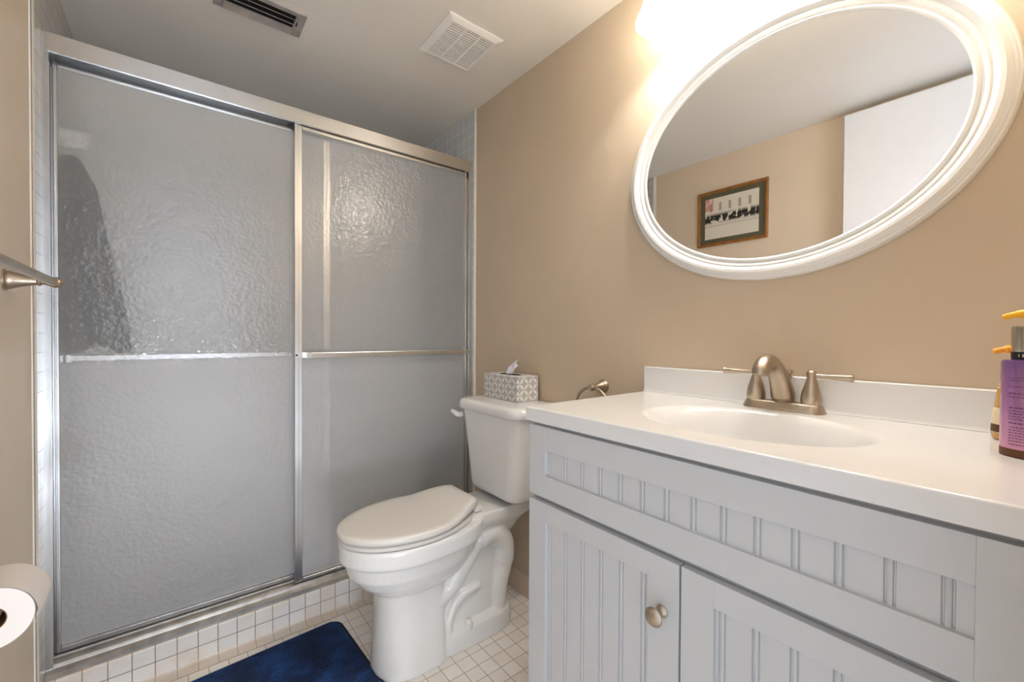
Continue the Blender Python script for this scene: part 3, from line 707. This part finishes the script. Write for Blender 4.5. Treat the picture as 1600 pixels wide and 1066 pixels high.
# ---------------------------------------------------------------- ceiling fixtures
ef = thing('exhaust_fan', 'square white exhaust fan grille on the ceiling', 'ceiling vent', (.883, 1.45, ZC))
ox0, ox1, oy0, oy1, ix0, ix1, iy0, iy1 = .765, 1.001, 1.324, 1.577, .790, .981, 1.347, 1.559
zi = ZC-.011
mb = MB()
O = [(ox0, oy0), (ox1, oy0), (ox1, oy1), (ox0, oy1)]; I = [(ix0, iy0), (ix1, iy0), (ix1, iy1), (ix0, iy1)]
rg = [[V((x, y, ZC-.0003)) for x, y in O], [V((x, y, ZC-.004)) for x, y in O], [V((x, y, zi)) for x, y in I], [V((x+(.003 if x == ix0 else -.003), y+(.003 if y == iy0 else -.003), zi+.001)) for x, y in I], [V((x+(.003 if x == ix0 else -.003), y+(.003 if y == iy0 else -.003), ZC-.0004)) for x, y in I]]
mb.loft(rg, cap0=False, cap1=False); obj('frame', mb, 'plastic', ef, smooth=0)
obj('backing', B(ix0+.002, ix1-.002, iy0+.002, iy1-.002, ZC-.0018, ZC-.0006), 'slot_shade', ef, smooth=0)  # dark sheet painting the depth shade behind the slats
ns = 17; py_ = (iy1-iy0-.006)/ns
for i in range(ns):
    y = iy0+.003+py_*(i+.5)
    obj('slat', B(ix0+.002, ix1-.002, y-py_*.25, y+py_*.25, zi+.0015, zi+.0055), 'plastic', ef, smooth=0)
for q in (1/3, 2/3):
    x = ix0+(ix1-ix0)*q; obj('divider', B(x-.0022, x+.0022, iy0+.002, iy1-.002, zi+.0008, zi+.0075), 'plastic', ef, smooth=0)

rv = thing('air_register', 'grey metal air register with dark louvre slots on the ceiling', 'ceiling vent', (.247, 1.73, ZC))
rx0, rx1, ry0, ry1 = .105, .377, 1.663, 1.801
sx0, sx1, sy0, sy1 = .132, .345, 1.686, 1.786
mb = MB(); zf = ZC-.006
mb.box(rx0, sx0, ry0, ry1, zf, ZC-.0003); mb.box(sx1, rx1, ry0, ry1, zf, ZC-.0003); mb.box(sx0, sx1, ry0, sy0, zf, ZC-.0003); mb.box(sx0, sx1, sy1, ry1, zf, ZC-.0003)
obj('frame', mb, 'register', rv, smooth=0, bevel=.0015)
obj('duct_shade', B(sx0, sx1, sy0, sy1, ZC-.0014, ZC-.0005), 'dark', rv, smooth=0)  # dark sheet standing in for the shade up in the duct
for yc, ang, wd in ((1.699, .55, .013), (1.727, .45, .016), (1.750, .5, .009), (1.772, -.35, .030)):
    mb = MB(); c, s = cos(ang)*wd/2, sin(ang)*wd/2
    zc_ = ZC-.012 if wd < .02 else ZC-.010
    pr_ = [(yc-c, zc_-s), (yc+c, zc_+s), (yc+c-.001*s, zc_+s+.0014), (yc-c-.001*s, zc_-s+.0014)]
    mb.loft([[V((x, y, min(z, ZC-.002))) for y, z in pr_] for x in (sx0+.0005, sx1-.0005)]); obj('louvre', mb, 'register', rv, smooth=0)
obj('damper_lever', B(.352, .3545, 1.715, 1.738, zf-.004, zf+.0005), 'dark', rv, smooth=0)
obj('screw', MB().lathe([(.004, 0), (.003, .002)], (.361, 1.745, zf), (0, 0, -1), 12), 'chrome', rv)

# ---------------------------------------------------------------- towel bar on the left wall
ZTB = 1.2605
tb_ = thing('towel_bar', 'brushed nickel towel bar on the left wall', 'towel bar', (XL, 1.2, ZTB))
for y in (1.507, .93):
    po = MB().lathe([(.0245, .0003), (.0245, .004), (.0215, .006), (.0225, .009), (.019, .016), (.0145, .030), (.0105, .044), (.0088, .052), (.0105, .054), (.0105, .058), (.0075, .060), (.0070, .066), (.0098, .071), (.0128, .079), (.0132, .084), (.0115, .091), (.006, .0955), (.001, .0965)], (XL, y, ZTB), (1, 0, 0), 32)
    obj('post', po, 'nickel', tb_, smooth=50)
obj('rod', MB().tube([(XL+.080, .93, ZTB), (XL+.080, 1.507, ZTB)], .0092, 24), 'nickel', tb_)

# ---------------------------------------------------------------- toilet paper holder and roll
RX, RZ, RY0, RY1, RR = -.243, .660, 1.08, 1.175, .052
ph = thing('paper_holder', 'brushed nickel toilet paper holder on the left wall', 'paper holder', (XL, 1.13, RZ))
for y in (RY0-.016, RY1+.016):
    obj('post', MB().lathe([(.022, .0003), (.022, .005), (.014, .012), (.009, .03), (.009, .058), (.012, .068), (.011, .078), (.004, .082)], (XL, y, RZ), (1, 0, 0), 24), 'nickel', ph) if y > 1.1 else None
obj('spindle', MB().tube([(RX, RY0+.002, RZ), (RX, RY0+.01, RZ), (RX, RY1+.012, RZ)], [.0085, .0095, .0095], 20), 'grey_plastic', ph)
ro = thing('toilet_paper_roll', 'white toilet paper roll on the holder at the left wall', 'toilet paper', (RX, 1.13, RZ-RR))
obj('paper', MB().lathe([(.0205, 0), (RR-.001, 0), (RR, .001), (RR, RY1-RY0-.001), (RR-.001, RY1-RY0), (.0205, RY1-RY0), (.0205, 0)], (RX, RY0, RZ), (0, 1, 0), 64, False, False), 'paper', ro, smooth=30)
obj('cardboard_core', MB().lathe([(.0190, .0005), (.0205, .0005), (.0205, RY1-RY0-.0005), (.0190, RY1-RY0-.0005), (.0190, .0005)], (RX, RY0, RZ), (0, 1, 0), 32, False, False), 'core', ro, smooth=30)
# loose last sheet with a torn zigzag edge
mb = MB(); rows = []
for j in range(25):
    q = j/24; y = RY0+(RY1-RY0)*q; row = []
    zig = .05*(abs((q*9) % 1-.5)*2)
    for i in range(15):
        a = pi*.62-(pi*.62+.45+zig)*i/14; r = RR+.0012+.004*(i/14)**3
        row.append(V((RX+r*cos(a), y, RZ+r*sin(a))))
    rows.append(row)
mb.loft(rows, closed=False, cap0=False, cap1=False)
obj('loose_sheet', mb, 'paper', ro)

# ---------------------------------------------------------------- towel ring on the right wall
tr = thing('towel_ring', 'brushed nickel towel ring on the right wall beyond the countertop', 'towel ring', (1.2, .985, .95))
obj('post', MB().lathe([(.0245, .0003), (.0245, .003), (.022, .006), (.021, .010), (.015, .024), (.010, .036), (.0085, .042), (.0105, .044), (.0105, .048), (.008, .050), (.012, .058), (.013, .064), (.010, .072), (.001, .075)], (1.2, .985, .957), (-1, 0, 0), 28), 'nickel', tr, smooth=50)
obj('ring', MB().tube([(1.139, .985+.078*sin(2*pi*i/64), .957-.078+.078*cos(2*pi*i/64)) for i in range(64)], .0055, 14, loop=True), 'nickel', tr)

# ---------------------------------------------------------------- bath mat
bm_ = thing('bath_mat', 'dark navy blue ribbed bath mat on the tiled floor', 'bath mat', (.15, 1.5, 0))
ML, MW, MR_ = .80, .50, .045
th = .055; cx, cy = .506, 1.745
ux, uy = V((-cos(th), -sin(th), 0)), V((sin(th), -cos(th), 0))     # along the long side (to the left), across (to the camera)
def matpt(a, b_, z): p = V((cx, cy, 0))+ux*a+uy*b_; return V((p.x, p.y, z))
def inset(a, b_):
    # distance from the rounded-rectangle outline (positive inside)
    qx = abs(a-ML/2)-(ML/2-MR_); qy = abs(b_-MW/2)-(MW/2-MR_)
    return -(sqrt(max(qx, 0)**2+max(qy, 0)**2)+min(max(qx, qy), 0)-MR_)
mb = MB(); nb, na = 400, 40; rows = []
for j in range(nb+1):
    b_ = MW*j/nb; e = min(b_, MW-b_)
    off = MR_-sqrt(max(0, MR_**2-(MR_-e)**2)) if e < MR_ else 0
    row = []
    for i in range(na+1):
        a = off+(ML-2*off)*i/na; d = max(0, inset(a, b_))
        rib = .5+.5*cos(2*pi*b_/.0150)
        edge = min(1, d/.012)
        z = .0012+(.0055+.0065*rib)*sqrt(edge)
        row.append(matpt(a, b_, z))
    rows.append(row)
mb.loft(rows, closed=False, cap0=False, cap1=False)
obj('pile', mb, 'rug', bm_, smooth=70)
ol = []
for ca, cb, a0 in ((ML-MR_, MW-MR_, 0), (MR_, MW-MR_, pi/2), (MR_, MR_, pi), (ML-MR_, MR_, 1.5*pi)):
    for i in range(9):
        t = a0+pi/2*i/8; ol.append((ca+(MR_+.002)*cos(t), cb+(MR_+.002)*sin(t)))
obj('backing', MB().loft([[matpt(a, b_, z) for a, b_ in ol] for z in (.0004, .0035)]), 'rug_edge', bm_, smooth=0)

# ---------------------------------------------------------------- framed picture on the left wall (seen in the mirror)
pf = thing('framed_picture', 'oak-framed black and white street print with olive mat on left wall', 'picture', (XL, 1.21, 1.9))
py0, py1, pz0, pz1 = 1.003, 1.420, 1.722, 2.068
fw = .018; xw = XL+.0004
for nm, a in (('frame', None),):
    mb = MB()
    def qd(y0, y1, z0, z1, d): return [V((xw+d, y, z)) for y, z in ((y0, z0), (y1, z0), (y1, z1), (y0, z1))]
    mb.loft([qd(py0, py1, pz0, pz1, 0), qd(py0, py1, pz0, pz1, .012), qd(py0+.006, py1-.006, pz0+.006, pz1-.006, .014), qd(py0+fw, py1-fw, pz0+fw, pz1-fw, .010), qd(py0+fw, py1-fw, pz0+fw, pz1-fw, .0)], cap0=False, cap1=False)
    obj('frame', mb, 'wood', pf, smooth=0)
obj('mat_board', B(xw+.001, xw+.006, py0+fw-.001, py1-fw+.001, pz0+fw-.001, pz1-fw+.001), 'matboard', pf, smooth=0)
obj('print', B(xw+.0062, xw+.0070, 1.052, 1.372, 1.766, 2.021), 'print', pf, smooth=0)
